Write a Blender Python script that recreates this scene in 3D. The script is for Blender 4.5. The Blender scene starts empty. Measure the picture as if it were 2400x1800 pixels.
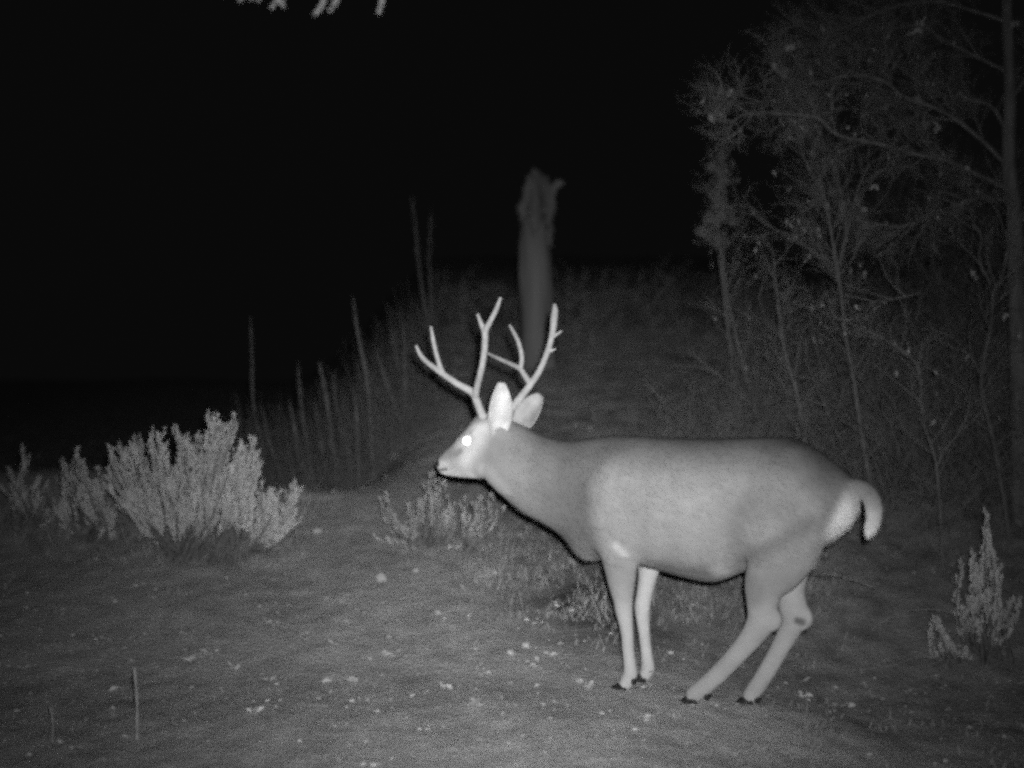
import bpy, bmesh, math, random
import numpy as np
from mathutils import Vector, Matrix, noise as mnoise

scene = bpy.context.scene
COL = scene.collection
R = math.radians
V = Vector

# ------------------------------------------------------------------ camera
CAM_H = 1.31
F = 1200 / math.tan(R(21))            # focal length in photograph pixels (2400 wide)
PITCH = -math.atan(50 / F)            # the eye level lies a little above the middle
cam_d = bpy.data.cameras.new('camera')
cam = bpy.data.objects.new('camera', cam_d); COL.objects.link(cam)
cam.location = (0, 0, CAM_H)
cam.rotation_euler = (R(90) + PITCH, 0, 0)
cam_d.sensor_width = 36; cam_d.lens = 18 / math.tan(R(21))
cam_d.clip_start = 0.02; cam_d.clip_end = 500
cam_d.dof.use_dof = True
cam_d.dof.focus_distance = 5.4; cam_d.dof.aperture_fstop = 1.0
scene.camera = cam

# ------------------------------------------------------------------ night sky
w = bpy.data.worlds.new('World'); scene.world = w; w.use_nodes = True
bg = w.node_tree.nodes['Background']
bg.inputs['Color'].default_value = (1, 1, 1, 1)
bg.inputs['Strength'].default_value = 0.0028

# ------------------------------------------------------------------ the trail camera's own infrared flash
FLASH_AIM = V(((1170 - 1200) / F, 1, (850 - 1150) / F)).normalized()
ld = bpy.data.lights.new('flash', 'SPOT')
ld.energy = 1360; ld.spot_size = R(120); ld.spot_blend = 0.3; ld.shadow_soft_size = 0.022
flash = bpy.data.objects.new('flash', ld); COL.objects.link(flash)
flash.location = (0.05, 0.0, CAM_H + 0.075)
flash.rotation_euler = FLASH_AIM.to_track_quat('-Z', 'Y').to_euler()
ld.use_nodes = True
nt = ld.node_tree
em = nt.nodes['Emission']
geo = nt.nodes.new('ShaderNodeNewGeometry')
dot = nt.nodes.new('ShaderNodeVectorMath'); dot.operation = 'DOT_PRODUCT'
dot.inputs[1].default_value = FLASH_AIM
nt.links.new(geo.outputs['Incoming'], dot.inputs[0])
def lmath(op, a, b=None):
    n = nt.nodes.new('ShaderNodeMath'); n.operation = op
    for i, x in enumerate((a, b)):
        if x is None: continue
        if isinstance(x, (int, float)): n.inputs[i].default_value = x
        else: nt.links.new(x, n.inputs[i])
    return n.outputs[0]
ab = lmath('ABSOLUTE', dot.outputs['Value'])
one = lmath('SUBTRACT', 1.0, ab)
# beam: exp(-(1-cos)/k) + rest, k from a 16 degree half-width
beam = lmath('EXPONENT', lmath('MULTIPLY', one, -1 / (1 - math.cos(R(14.3)))))
beam = lmath('ADD', lmath('MULTIPLY', beam, 0.955), 0.045)
nt.links.new(beam, em.inputs['Strength'])

scene.view_settings.view_transform = 'Standard'
scene.view_settings.look = 'None'
scene.view_settings.exposure = 0
scene.view_settings.gamma = 1
scene.render.engine = 'CYCLES'
scene.cycles.filter_width = 3.5
scene.cycles.use_denoising = False
scene.cycles.use_adaptive_sampling = True; scene.cycles.adaptive_threshold = 0.12; scene.cycles.adaptive_min_samples = 10
scene.cycles.max_bounces = 4
scene.cycles.diffuse_bounces = 2
scene.cycles.transmission_bounces = 2

# ------------------------------------------------------------------ helpers
CP, SP = math.cos(PITCH), math.sin(PITCH)
def ray(px, py):
    x = (px - 1200) / F; z = (900 - py) / F
    return V((x, CP - z * SP, SP + z * CP))
def P(px, py, y):
    "the point on the line of sight through a photograph pixel at distance y"
    d = ray(px, py)
    return V((0, 0, CAM_H)) + d * (y / d.y)
def proj(p):
    q = V(p) - V((0, 0, CAM_H))
    f = q.y * CP + q.z * SP; u = q.z * CP - q.y * SP
    return 1200 + F * q.x / f, 900 - F * u / f
def sstep(a, b, x):
    t = min(1, max(0, (x - a) / (b - a))); return t * t * (3 - 2 * t)

def ground_z(x, y):
    z = 0.02 * (min(y, 5.2) - 5.0) if y > 0 else -0.1
    if y > 5.2:
        yy = y - 5.2
        z += 0.02 * yy + 0.155 * yy * yy / (yy + 0.5)
    # the slope steepens behind the deer and tops out about 12 m away
    u = max(0, min(y, 24) - 7.3); z += 0.10 * (min(u, 5) ** 2 / (min(u, 5) + .8)) - 0.0035 * max(0, u - 3.5) ** 2
    # left: a low bank whose crest lies about 8.5 m away, then the land falls
    side = x / max(y, 1.0)
    left = 1 - sstep(-0.165, -0.045, side)
    if y > 8.0 and left > 0:
        crest = 8.45 + 0.25 * math.sin(x * 1.7)
        top = 0.17 * (crest - 5.4)
        zb = top - 0.42 * sstep(crest, crest + 1.3, y) + 0.055 * max(0, y - crest - 1.3)
        t = sstep(crest - 0.5, crest + 0.15, y)
        z = z * (1 - left * t) + zb * left * t
    # right: the trail dips where the deer stands with its hind feet
    z -= 0.16 * max(0, min(x - 0.38, 1.1)) * sstep(3.0, 4.8, y) * (1 - sstep(5.6, 8.0, y))
    # far hill keeps rising on the right
    if y > 26:
        z -= 0.17 * (y - 26) * 1.0
    return z
def rough(x, y):
    n = mnoise.noise(V((x * 1.6, y * 1.1, 0))) * 0.016
    n += mnoise.noise(V((x * 4.1, y * 2.6, 3))) * 0.006
    n += mnoise.noise(V((x * 11, y * 7, 7))) * 0.006
    n += mnoise.noise(V((x * 26, y * 26, 1))) * 0.0025
    return n
# the soil meets each hoof of the deer where it stands
HOOVES = ((392, 1472, 488, 1482, .096), (500, 1424, 590, 1428, -.098), (760, 1532, 850, 1545, .1), (1042, 1528, 1140, 1552, -.1))
YAW = R(20)
AX = V((math.cos(YAW), -math.sin(YAW), 0)); NN = V((-math.sin(YAW), -math.cos(YAW), 0))   # NN: towards the deer's left flank, the near one
Q0 = P(1480, 1500, 5.28)
def on_plane(px, py, off, q, n):
    d = ray(px, py); o = V((0, 0, CAM_H)); qq = q + n * off
    return o + d * ((qq - o).dot(n) / d.dot(n))
FEET = []
for a_, b_, c_, d_, o_ in HOOVES:
    t_ = on_plane(1250 + .452 * a_, 950 + .452 * b_, o_, Q0, NN); h_ = on_plane(1250 + .452 * c_, 950 + .452 * d_, o_, Q0, NN)
    m_ = (t_ + h_) / 2
    FEET.append((m_.x, m_.y, min(t_.z, h_.z) + .004 - ground_z(m_.x, m_.y) - rough(m_.x, m_.y)))
MEAN = sum(f[2] for f in FEET) / 4
def gz(x, y):
    sw = .02; sc = .02 * MEAN
    for fx, fy, c in FEET:
        wgt = math.exp(-((x - fx) ** 2 + (y - fy) ** 2) / .045); sw += wgt; sc += wgt * c
    return ground_z(x, y) + rough(x, y) + sc / sw
def hit(px, py):
    "where the line of sight through a photograph pixel meets the ground"
    y = 3.0
    while y < 25:
        p = P(px, py, y)
        if p.z <= gz(p.x, p.y): return V((p.x, p.y, gz(p.x, p.y)))
        y += 0.02
    p = P(px, py, 12); return V((p.x, p.y, gz(p.x, p.y)))

def catmull(pts, n):
    pts = [V(p) for p in pts]
    if len(pts) < 3:
        return [pts[0].lerp(pts[1], i / n) for i in range(n + 1)]
    ext = [pts[0] * 2 - pts[1]] + pts + [pts[-1] * 2 - pts[-2]]
    out = []
    for i in range(len(pts) - 1):
        a, b, c, d = ext[i:i + 4]
        for k in range(n):
            t = k / n
            out.append(0.5 * ((2 * b) + (c - a) * t + (2 * a - 5 * b + 4 * c - d) * t * t + (3 * b - a - 3 * c + d) * t ** 3))
    out.append(pts[-1]); return out
def interp(vals, n):
    return [v.x for v in catmull([V((a, 0, 0)) for a in vals], n)]

class MB:
    def __init__(s): s.v = []; s.f = []
    def tube(s, pts, rad, sides=6, cap=True, jitter=0.0, rnd=None):
        n0 = len(s.v)
        up = V((0.31, 0.52, 0.8))
        for i, p in enumerate(pts):
            t = (pts[min(i + 1, len(pts) - 1)] - pts[max(i - 1, 0)])
            if t.length < 1e-9: t = V((0, 0, 1))
            t.normalize()
            a = t.cross(up)
            if a.length < 1e-4: a = t.cross(V((1, 0, 0)))
            a.normalize(); b = t.cross(a)
            r = rad[i] if isinstance(rad, (list, tuple)) else rad
            for k in range(sides):
                an = 2 * math.pi * k / sides
                rr = r * (1 + (rnd.uniform(-jitter, jitter) if jitter else 0))
                s.v.append(p + a * (math.cos(an) * rr) + b * (math.sin(an) * rr))
        for i in range(len(pts) - 1):
            for k in range(sides):
                k2 = (k + 1) % sides
                s.f.append((n0 + i * sides + k, n0 + i * sides + k2, n0 + (i + 1) * sides + k2, n0 + (i + 1) * sides + k))
        if cap:
            s.f.append(tuple(n0 + k for k in reversed(range(sides))))
            e = n0 + (len(pts) - 1) * sides
            s.f.append(tuple(e + k for k in range(sides)))
    def loft(s, rings, cap=True):
        n0 = len(s.v); m = len(rings[0])
        for r in rings: s.v.extend(r)
        for i in range(len(rings) - 1):
            for k in range(m):
                k2 = (k + 1) % m
                s.f.append((n0 + i * m + k, n0 + i * m + k2, n0 + (i + 1) * m + k2, n0 + (i + 1) * m + k))
        if cap:
            s.f.append(tuple(n0 + k for k in reversed(range(m))))
            e = n0 + (len(rings) - 1) * m
            s.f.append(tuple(e + k for k in range(m)))
    def leaf(s, p, d, up, L, W, curl=0.0):
        "a folded pointed leaf of six corners"
        d = d.normalized(); sd = d.cross(up)
        if sd.length < 1e-4: sd = d.cross(V((1, 0, 0)))
        sd.normalize(); nn = sd.cross(d)
        n0 = len(s.v)
        s.v += [p, p + d * L * .45 + sd * W * .5 + nn * curl * L, p + d * L * .45 - nn * curl * L * .3, p + d * L * .45 - sd * W * .5 + nn * curl * L, p + d * L]
        s.f += [(n0, n0 + 1, n0 + 2), (n0, n0 + 2, n0 + 3), (n0 + 1, n0 + 4, n0 + 2), (n0 + 2, n0 + 4, n0 + 3)]
    def blob(s, c, r, rnd, seg=7, rough_=0.2, flat=1.0):
        n0 = len(s.v); rings = seg // 2 + 1
        ph = V((rnd.random() * 50, rnd.random() * 50, rnd.random() * 50))
        for i in range(rings + 1):
            th = math.pi * i / rings
            for k in range(seg):
                an = 2 * math.pi * k / seg
                u = V((math.sin(th) * math.cos(an), math.sin(th) * math.sin(an), math.cos(th)))
                q = u * (1 + rough_ * mnoise.noise(u * 1.3 + ph) * 2)
                s.v.append(c + V((q.x * r[0], q.y * r[1], q.z * r[2])))
        for i in range(rings):
            for k in range(seg):
                k2 = (k + 1) % seg
                s.f.append((n0 + i * seg + k, n0 + (i + 1) * seg + k, n0 + (i + 1) * seg + k2, n0 + i * seg + k2))
    def mesh(s, name):
        me = bpy.data.meshes.new(name)
        me.from_pydata([tuple(v) for v in s.v], [], s.f); me.update()
        return me
    def build(s, name, mat, parent=None, smooth=True):
        me = s.mesh(name); me.materials.append(mat)
        if smooth: me.polygons.foreach_set('use_smooth', [True] * len(me.polygons))
        o = bpy.data.objects.new(name, me); COL.objects.link(o)
        if parent is not None: o.parent = parent
        return o

def tag(o, label=None, cat=None, group=None, kind=None):
    if label: o['label'] = label
    if cat: o['category'] = cat
    if group: o['group'] = group
    if kind: o['kind'] = kind
    return o
def empty(name, label, cat, group=None):
    o = bpy.data.objects.new(name, None); COL.objects.link(o); o.empty_display_size = 0.1
    return tag(o, label, cat, group)

def mat(name, lo, hi, scale=20, rough_=0.9, bump=0.0, bscale=None, detail=6, spec=0.15, stretch=None, transl=0):
    m = bpy.data.materials.new(name); m.use_nodes = True
    t = m.node_tree; b = t.nodes['Principled BSDF']
    tc = t.nodes.new('ShaderNodeTexCoord'); mp = t.nodes.new('ShaderNodeMapping')
    t.links.new(tc.outputs['Object'], mp.inputs['Vector'])
    if stretch: mp.inputs['Scale'].default_value = stretch
    n = t.nodes.new('ShaderNodeTexNoise'); n.inputs['Scale'].default_value = scale; n.inputs['Detail'].default_value = detail
    t.links.new(mp.outputs['Vector'], n.inputs['Vector'])
    r = t.nodes.new('ShaderNodeValToRGB')
    r.color_ramp.elements[0].position = .32; r.color_ramp.elements[1].position = .68
    r.color_ramp.elements[0].color = (lo, lo, lo, 1); r.color_ramp.elements[1].color = (hi, hi, hi, 1)
    t.links.new(n.outputs['Fac'], r.inputs['Fac'])
    t.links.new(r.outputs['Color'], b.inputs['Base Color'])
    b.inputs['Roughness'].default_value = rough_
    b.inputs['Specular IOR Level'].default_value = spec
    if bump:
        n2 = t.nodes.new('ShaderNodeTexNoise'); n2.inputs['Scale'].default_value = bscale or scale * 2; n2.inputs['Detail'].default_value = 8
        t.links.new(mp.outputs['Vector'], n2.inputs['Vector'])
        bp = t.nodes.new('ShaderNodeBump'); bp.inputs['Strength'].default_value = bump; bp.inputs['Distance'].default_value = 0.02
        t.links.new(n2.outputs['Fac'], bp.inputs['Height']); t.links.new(bp.outputs['Normal'], b.inputs['Normal'])
    return m

M_bark = mat('bark', .18, .34, 30, bump=.5, bscale=60, stretch=(1, 1, .25))
M_dark = mat('dark_bark', .10, .2, 30)
M_bough = mat('bough_bark', .22, .38, 25)
M_brush = mat('brush_bark', .16, .30, 6)
M_snag = mat('weathered_wood', .10, .32, 3, bump=.6, bscale=14, stretch=(1, 1, .12))
M_twig = mat('twig_bark', .26, .42, 25)
M_leaf = mat('dry_leaf', .40, .62, 40)
M_sage = mat('sage_leaf', .5, .9, 9)
M_dim = mat('shrub_leaf', .30, .64, 9)
M_sagewood = mat('sage_wood', .12, .26, 30, bump=.4)
M_stalk = mat('stalk', .12, .26, 30, bump=.4)
M_straw = mat('straw', .30, .5, 30)
M_litter = mat('litter_leaf', .42, .80, 4)
M_grass = mat('dry_grass', .30, .62, 3)
M_stone = mat('pale_stone', .45, .62, 18, bump=.3)

# ------------------------------------------------------------------ ground
def make_ground():
    def axis(a, b, fine, lo, hi):
        xs = list(np.arange(a, b, fine)); s = fine; x = a
        left = []
        while x > lo: s *= 1.25; x -= s; left.append(x)
        s = fine; x = xs[-1]; right = []
        while x < hi: s *= 1.12; x += s; right.append(x)
        return left[::-1] + xs + right
    xs = axis(-2.6, 3.2, 0.024, -120, 120)
    ys = axis(3.7, 10.5, 0.024, -60, 260)
    vs = [(x, y, gz(x, y)) for y in ys for x in xs]
    nx = len(xs)
    fs = [(j * nx + i, j * nx + i + 1, (j + 1) * nx + i + 1, (j + 1) * nx + i) for j in range(len(ys) - 1) for i in range(nx - 1)]
    me = bpy.data.meshes.new('ground'); me.from_pydata(vs, [], fs); me.update()
    # where the soil is bare and where it carries a mat of dead grass and litter
    ca = me.attributes.new('cover', 'FLOAT', 'POINT'); cov = []
    cb = me.attributes.new('dark_patch', 'FLOAT', 'POINT'); dpatch = []   # a patch of darker ground behind the front legs
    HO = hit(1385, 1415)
    A, Bq, Cq, D = (hit(*q) for q in ((1010, 1190), (1270, 1370), (1480, 1500), (1950, 1690)))
    def edge_x(y):
        pts = [(D.y, D.x), (Cq.y, Cq.x), (Bq.y, Bq.x), (A.y, A.x)]
        if y <= pts[0][0]: return pts[0][1] + (pts[0][0] - y) * 1.0
        for (y0, x0), (y1, x1) in zip(pts, pts[1:]):
            if y <= y1: return x0 + (x1 - x0) * (y - y0) / max(1e-6, y1 - y0)
        return pts[-1][1] - (y - pts[-1][0]) * .12
    for x, y, z in vs:
        n = mnoise.noise(V((x * 2.2, y * 2.2, 11))) * .22 + mnoise.noise(V((x * 7, y * 7, 4))) * .12
        c = sstep(-.35, .35, x - edge_x(y) + n * 1.6)
        c = max(c, .55 * sstep(-.3, .3, -x / max(y, 1) - .24 + n * .4), sstep(8.4, 9.0, y + n))
        cov.append(c)
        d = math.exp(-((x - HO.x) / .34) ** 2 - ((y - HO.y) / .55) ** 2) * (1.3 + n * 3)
        dpatch.append(min(1, max(0, d)))
    ca.data.foreach_set('value', cov)
    cb.data.foreach_set('value', dpatch)
    me.polygons.foreach_set('use_smooth', [True] * len(me.polygons))
    o = bpy.data.objects.new('ground', me); COL.objects.link(o)
    m = bpy.data.materials.new('dry_soil'); m.use_nodes = True
    t = m.node_tree; b = t.nodes['Principled BSDF']
    tc = t.nodes.new('ShaderNodeTexCoord')
    def noise_(scale, detail, lo, hi, p0=.35, p1=.65):
        n = t.nodes.new('ShaderNodeTexNoise'); n.inputs['Scale'].default_value = scale; n.inputs['Detail'].default_value = detail
        t.links.new(tc.outputs['Object'], n.inputs['Vector'])
        r = t.nodes.new('ShaderNodeValToRGB')
        r.color_ramp.elements[0].position = p0; r.color_ramp.elements[1].position = p1
        r.color_ramp.elements[0].color = (lo, lo, lo, 1); r.color_ramp.elements[1].color = (hi, hi, hi, 1)
        t.links.new(n.outputs['Fac'], r.inputs['Fac']); return n, r
    n1, r1 = noise_(1.1, 4, .64, .80)
    n2, r2 = noise_(9, 8, .80, 1.06)
    n3, r3 = noise_(55, 6, .86, 1.1)
    def mul(a, b_):
        x = t.nodes.new('ShaderNodeMix'); x.data_type = 'RGBA'; x.blend_type = 'MULTIPLY'; x.inputs['Factor'].default_value = 1
        t.links.new(a, x.inputs['A']); t.links.new(b_, x.inputs['B']); return x.outputs['Result']
    n4, r4 = noise_(6, 9, .30, .62, .3, .7)
    at = t.nodes.new('ShaderNodeAttribute'); at.attribute_name = 'cover'
    mixc = t.nodes.new('ShaderNodeMix'); mixc.data_type = 'RGBA'
    t.links.new(at.outputs['Fac'], mixc.inputs['Factor'])
    t.links.new(mul(mul(r1.outputs['Color'], r2.outputs['Color']), r3.outputs['Color']), mixc.inputs['A'])
    t.links.new(mul(r4.outputs['Color'], r3.outputs['Color']), mixc.inputs['B'])
    at2 = t.nodes.new('ShaderNodeAttribute'); at2.attribute_name = 'dark_patch'
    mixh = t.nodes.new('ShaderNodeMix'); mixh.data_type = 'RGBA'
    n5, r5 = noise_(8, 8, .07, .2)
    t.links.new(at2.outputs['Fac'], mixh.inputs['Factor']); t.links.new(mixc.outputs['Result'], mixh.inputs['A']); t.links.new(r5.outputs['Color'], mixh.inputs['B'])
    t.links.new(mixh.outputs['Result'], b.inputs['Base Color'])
    b.inputs['Roughness'].default_value = .95; b.inputs['Specular IOR Level'].default_value = .1
    bp = t.nodes.new('ShaderNodeBump'); bp.inputs['Strength'].default_value = .6; bp.inputs['Distance'].default_value = .02
    t.links.new(n3.outputs['Fac'], bp.inputs['Height']); t.links.new(bp.outputs['Normal'], b.inputs['Normal'])
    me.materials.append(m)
    tag(o, kind='structure')
make_ground()

# ------------------------------------------------------------------ the deer
HY = R(33); HN = V((-math.sin(HY), -math.cos(HY), 0))                                     # the head is turned a little further away
def B(px, py, off=0.0): return on_plane(px, py, off, Q0, NN)
HQ = B(1165, 1030)
def H(px, py, off=0.0): return on_plane(px, py, off, HQ, HN)
def z1(p): return 900 + .3617 * p[0], 650 + .3617 * p[1]      # zoomed views of the photograph the outline was measured in
def z2(p): return 1250 + .452 * p[0], 950 + .452 * p[1]
PX = 1 / 617.0
Z2 = .452 * PX

def ring(top, bot, hw, n, m=28, e=2.25, low=0.0):
    c = (top + bot) / 2; a = (top - bot) / 2; out = []
    for k in range(m):
        an = 2 * math.pi * k / m
        ca, sa = math.cos(an), math.sin(an)
        x = math.copysign(abs(ca) ** (2 / e), ca); y = math.copysign(abs(sa) ** (2 / e), sa)
        out.append(c + a * x + n * (y * hw * (1 - low * x)))
    return out
def body_loft(mb, st, plane, n, steps=5, e=2.25):
    tops = catmull([plane(*s[0]) for s in st], steps); bots = catmull([plane(*s[1]) for s in st], steps)
    hw = interp([s[2] for s in st], steps); lo = interp([s[3] if len(s) > 3 else 0 for s in st], steps)
    rings = [ring(a, b, max(c, .004), n, e=e, low=l) for a, b, c, l in zip(tops, bots, hw, lo)]
    c0 = sum(rings[0], V()) / len(rings[0]); c1 = sum(rings[-1], V()) / len(rings[-1])
    pre = [[c0.lerp(v, f) - (rings[1][0] - rings[0][0]).normalized() * 0 for v in rings[0]] for f in (.3, .7)]
    mb.loft(rings)
def limb(mb, st, steps=5, m=16):
    "st: (zoomed centre, zoomed width, offset from the median plane, thickness across)"
    cs = catmull([B(*z2(s[0]), s[2]) for s in st], steps)
    ri = interp([s[1] * Z2 / 2 + (.0035 if s[1] < 170 else 0) for s in st], steps); rl = interp([s[3] + (.0035 if s[3] < .05 else 0) for s in st], steps)
    rings = []
    for i, c in enumerate(cs):
        t = (cs[min(i + 1, len(cs) - 1)] - cs[max(i - 1, 0)]).normalized()
        u = NN.cross(t).normalized(); l = t.cross(u).normalized()
        rings.append([c + u * (math.cos(2 * math.pi * k / m) * max(ri[i], .004)) + l * (math.sin(2 * math.pi * k / m) * max(rl[i], .004)) for k in range(m)])
    mb.loft(rings)

def make_deer():
    root = empty('deer', 'antlered buck deer standing side on with its head turned left', 'deer')
    b = MB()
    torso = [
        (z1((800, 915)), z1((655, 1300)), .062), (z1((850, 925)), z1((668, 1318)), .072), (z1((930, 962)), z1((770, 1432)), .082, .0), (z1((1040, 1005)), z1((905, 1540)), .090, .05),
        ((1312, 1025), (1277, 1238), .096, .05), ((1340, 1026), (1318, 1262), .106, .05), ((1386, 1018), (1350, 1288), .125, .12),
        ((1440, 1012), (1395, 1308), .155, .2), ((1503, 1016), (1467, 1316), .178, .2), ((1566, 1021), (1539, 1334), .200, .14),
        ((1634, 1024), (1612, 1354), .212, .08), ((1702, 1023), (1675, 1364), .200, .05), ((1761, 1019), (1722, 1350), .160, 0),
        ((1829, 1017), (1783, 1325), .145, 0), ((1883, 1028), (1851, 1312), .140, 0), ((1928, 1052), (1905, 1298), .130, 0),
        ((1969, 1088), (1955, 1274), .105, 0), ((1998, 1122), (1998, 1228), .072, 0), ((2014, 1142), (2018, 1196), .04, 0)]
    body_loft(b, torso, B, NN, e=2.0)
    # shoulder, arm and fore cannon of the near front leg
    limb(b, [((500, 180), 60, .03, .03), ((445, 300), 200, .108, .048), ((405, 450), 300, .132, .054), ((400, 600), 310, .135, .054), ((436, 740), 235, .128, .054),
             ((452, 830), 190, .112, .050), ((458, 930), 140, .104, .042), ((465, 1010), 100, .099, .031), ((470, 1060), 90, .097, .031), ((477, 1115), 74, .096, .026), ((486, 1180), 62, .096, .022), ((492, 1270), 58, .096, .020),
             ((502, 1350), 64, .096, .023), ((502, 1395), 72, .096, .025), ((478, 1440), 66, .096, .023), ((462, 1462), 50, .096, .022)])
    limb(b, [((560, 640), 200, -.10, .05), ((600, 780), 150, -.112, .048), ((596, 870), 104, -.105, .040), ((580, 960), 84, -.100, .032), ((566, 1045), 82, -.098, .031), ((570, 1125), 66, -.098, .024),
             ((578, 1210), 57, -.098, .020), ((588, 1300), 60, -.098, .021), ((594, 1360), 70, -.098, .025), ((578, 1400), 62, -.098, .023), ((566, 1416), 46, -.098, .021)])
    # haunch, thigh, shank and hind cannon
    limb(b, [((1330, 190), 120, .07, .03), ((1330, 320), 360, .090, .075), ((1315, 500), 430, .108, .088), ((1305, 680), 426, .114, .080), ((1254, 830), 322, .114, .066),
             ((1200, 940), 218, .108, .048), ((1188, 1030), 158, .103, .036), ((1188, 1100), 150, .1, .031), ((1150, 1175), 122, .1, .029), ((1095, 1245), 104, .1, .026), ((1020, 1330), 94, .1, .024),
             ((945, 1405), 88, .1, .023), ((880, 1462), 88, .1, .025), ((830, 1500), 82, .1, .024), ((808, 1520), 58, .1, .022)])
    limb(b, [((1225, 1040), 44, .1, .016), ((1252, 1112), 76, .1, .022), ((1228, 1160), 44, .1, .018)])
    limb(b, [((1350, 560), 300, -.10, .06), ((1370, 760), 220, -.108, .06), ((1362, 880), 120, -.105, .046), ((1338, 970), 138, -.102, .040), ((1348, 1050), 146, -.1, .034), ((1352, 1110), 122, -.1, .031),
             ((1322, 1180), 106, -.1, .028), ((1275, 1265), 94, -.1, .025), ((1228, 1350), 88, -.1, .023), ((1178, 1430), 86, -.1, .025), ((1130, 1498), 80, -.1, .024), ((1108, 1530), 58, -.1, .022)])
    limb(b, [((1385, 1030), 44, -.1, .016), ((1412, 1104), 76, -.1, .022), ((1388, 1155), 44, -.1, .018)])
    limb(b, [((185, 640), 60, 0, .04), ((222, 705), 105, 0, .055), ((285, 752), 110, 0, .06), ((360, 760), 60, 0, .05)])
    # tail
    limb(b, [((1640, 410), 60, .02, .03), ((1700, 430), 76, .04, .024), ((1744, 466), 80, .048, .020), ((1765, 530), 80, .05, .018), ((1763, 595), 70, .048, .016), ((1742, 650), 54, .044, .012), ((1728, 685), 14, .04, .006)])
    # head
    head = [(z1((800, 930)), z1((770, 1190)), .052), (z1((745, 893)), z1((715, 1260)), .066), (z1((680, 872)), z1((668, 1302)), .074), (z1((625, 885)), z1((622, 1306)), .076), (z1((570, 948)), z1((572, 1302)), .072),
            (z1((520, 1008)), z1((510, 1298)), .060), (z1((465, 1066)), z1((455, 1292)), .046), (z1((415, 1116)), z1((415, 1286)), .039), (z1((380, 1155)), z1((385, 1275)), .037), (z1((362, 1188)), z1((368, 1255)), .031), (z1((358, 1205)), z1((362, 1238)), .018)]
    body_loft(b, head, H, HN, e=2.3)
    # brow over each eye
    for s in (1, -1):
        c = H(*z1((600, 1010)), s * .058); n0 = len(b.v)
        b.blob(c, (.03, .02, .014), random.Random(4), seg=12, rough_=0)
    me = b.mesh('deer_raw')
    tmp = bpy.data.objects.new('tmp', me); COL.objects.link(tmp)
    md = tmp.modifiers.new('r', 'REMESH'); md.mode = 'VOXEL'; md.voxel_size = .0065
    sm = tmp.modifiers.new('s', 'SMOOTH'); sm.factor = .5; sm.iterations = 9
    dg = bpy.context.evaluated_depsgraph_get()
    new = bpy.data.meshes.new_from_object(tmp.evaluated_get(dg))
    bpy.data.objects.remove(tmp)
    # soften the muscles of the trunk far more than the legs, tail and head
    nv = len(new.vertices); co = np.empty(nv * 3); new.vertices.foreach_get('co', co); co = co.reshape(-1, 3)
    ed = np.empty(len(new.edges) * 2, dtype=np.int64); new.edges.foreach_get('vertices', ed); ed = ed.reshape(-1, 2)
    wt = np.zeros(nv)
    for i in range(nv):
        p = V(co[i]); x, y = proj(p - NN * (p - Q0).dot(NN))
        qx, qy = (x - 1250) / .452, (y - 950) / .452
        wt[i] = max(sstep(-80, 40, qx), .4 * sstep(-240, -130, qx)) * (1 - sstep(640, 830, qy + max(0, 60 - abs(qx - 1250)) * 0)) * (1 - sstep(1560, 1660, qx))
    wt = wt[:, None] * .5
    deg = np.bincount(ed.ravel(), minlength=nv)[:, None].astype(float)
    for _ in range(280):
        acc = np.zeros_like(co)
        np.add.at(acc, ed[:, 0], co[ed[:, 1]]); np.add.at(acc, ed[:, 1], co[ed[:, 0]])
        co += wt * (acc / deg - co)
    new.vertices.foreach_set('co', co.ravel()); new.update()
    bm = bmesh.new(); bm.from_mesh(new)
    # ears: cupped leaves joined to the body's mesh
    ear_in = set(); ear_all = set()
    def ear(base, tip, width, face, cup, n=9, m=8):
        base = base - (tip - base) * .16; ax = tip - base; L = ax.length; ax.normalize()
        side = ax.cross(face).normalized(); f = side.cross(ax).normalized()
        grid = []
        for sh in (0, 1):
            g = []
            for i in range(n + 1):
                u = i / n
                wd = width * .5 * max(.05, (math.sin(math.pi * min(1, (u * .84 + .12)) ** 1.0)) ** .62) if u < 1 else width * .16
                row = []
                for k in range(m + 1):
                    v = k / m * 2 - 1
                    th = (1 - v * v) * .5 + .02
                    p = base + ax * (L * u) + side * (wd * v) + f * (cup * (wd / (width * .5)) * (v * v) - (.010 * th if sh else 0) - .02 * (1 - u))
                    row.append(bm.verts.new(p)); ear_all.add(row[-1])
                g.append(row)
            grid.append(g)
        for sh in (0, 1):
            for i in range(n):
                for k in range(m):
                    q = (grid[sh][i][k], grid[sh][i][k + 1], grid[sh][i + 1][k + 1], grid[sh][i + 1][k])
                    fc = bm.faces.new(q if sh == 0 else q[::-1])
                    if sh == 0 and 0 < k < m - 1: ear_in.update(q)
        rim = [(0, 0, i) for i in range(n)]
        for i in range(n):
            for k in (0, m):
                q = (grid[0][i][k], grid[0][i + 1][k], grid[1][i + 1][k], grid[1][i][k])
                bm.faces.new(q if k else q[::-1])
        for k in range(m):
            bm.faces.new((grid[0][n][k], grid[0][n][k + 1], grid[1][n][k + 1], grid[1][n][k]))
    ear(H(*z1((742, 985)), .055), H(*z1((757, 682)), .08), .100, V((.22, -1, .1)), .036)
    ear(H(*z1((880, 965)), -.055), H(*z1((1020, 765)), -.10), .108, V((-.5, -.9, .1)), .03)
    bmesh.ops.recalc_face_normals(bm, faces=bm.faces[:])
    bm.normal_update()
    bm.verts.index_update(); ear_in = {v.index for v in ear_in}; ear_all = {v.index for v in ear_all}
    lay = bm.verts.layers.float_color.new('coat')  # coat colours, with some form shading of the body painted in
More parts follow.
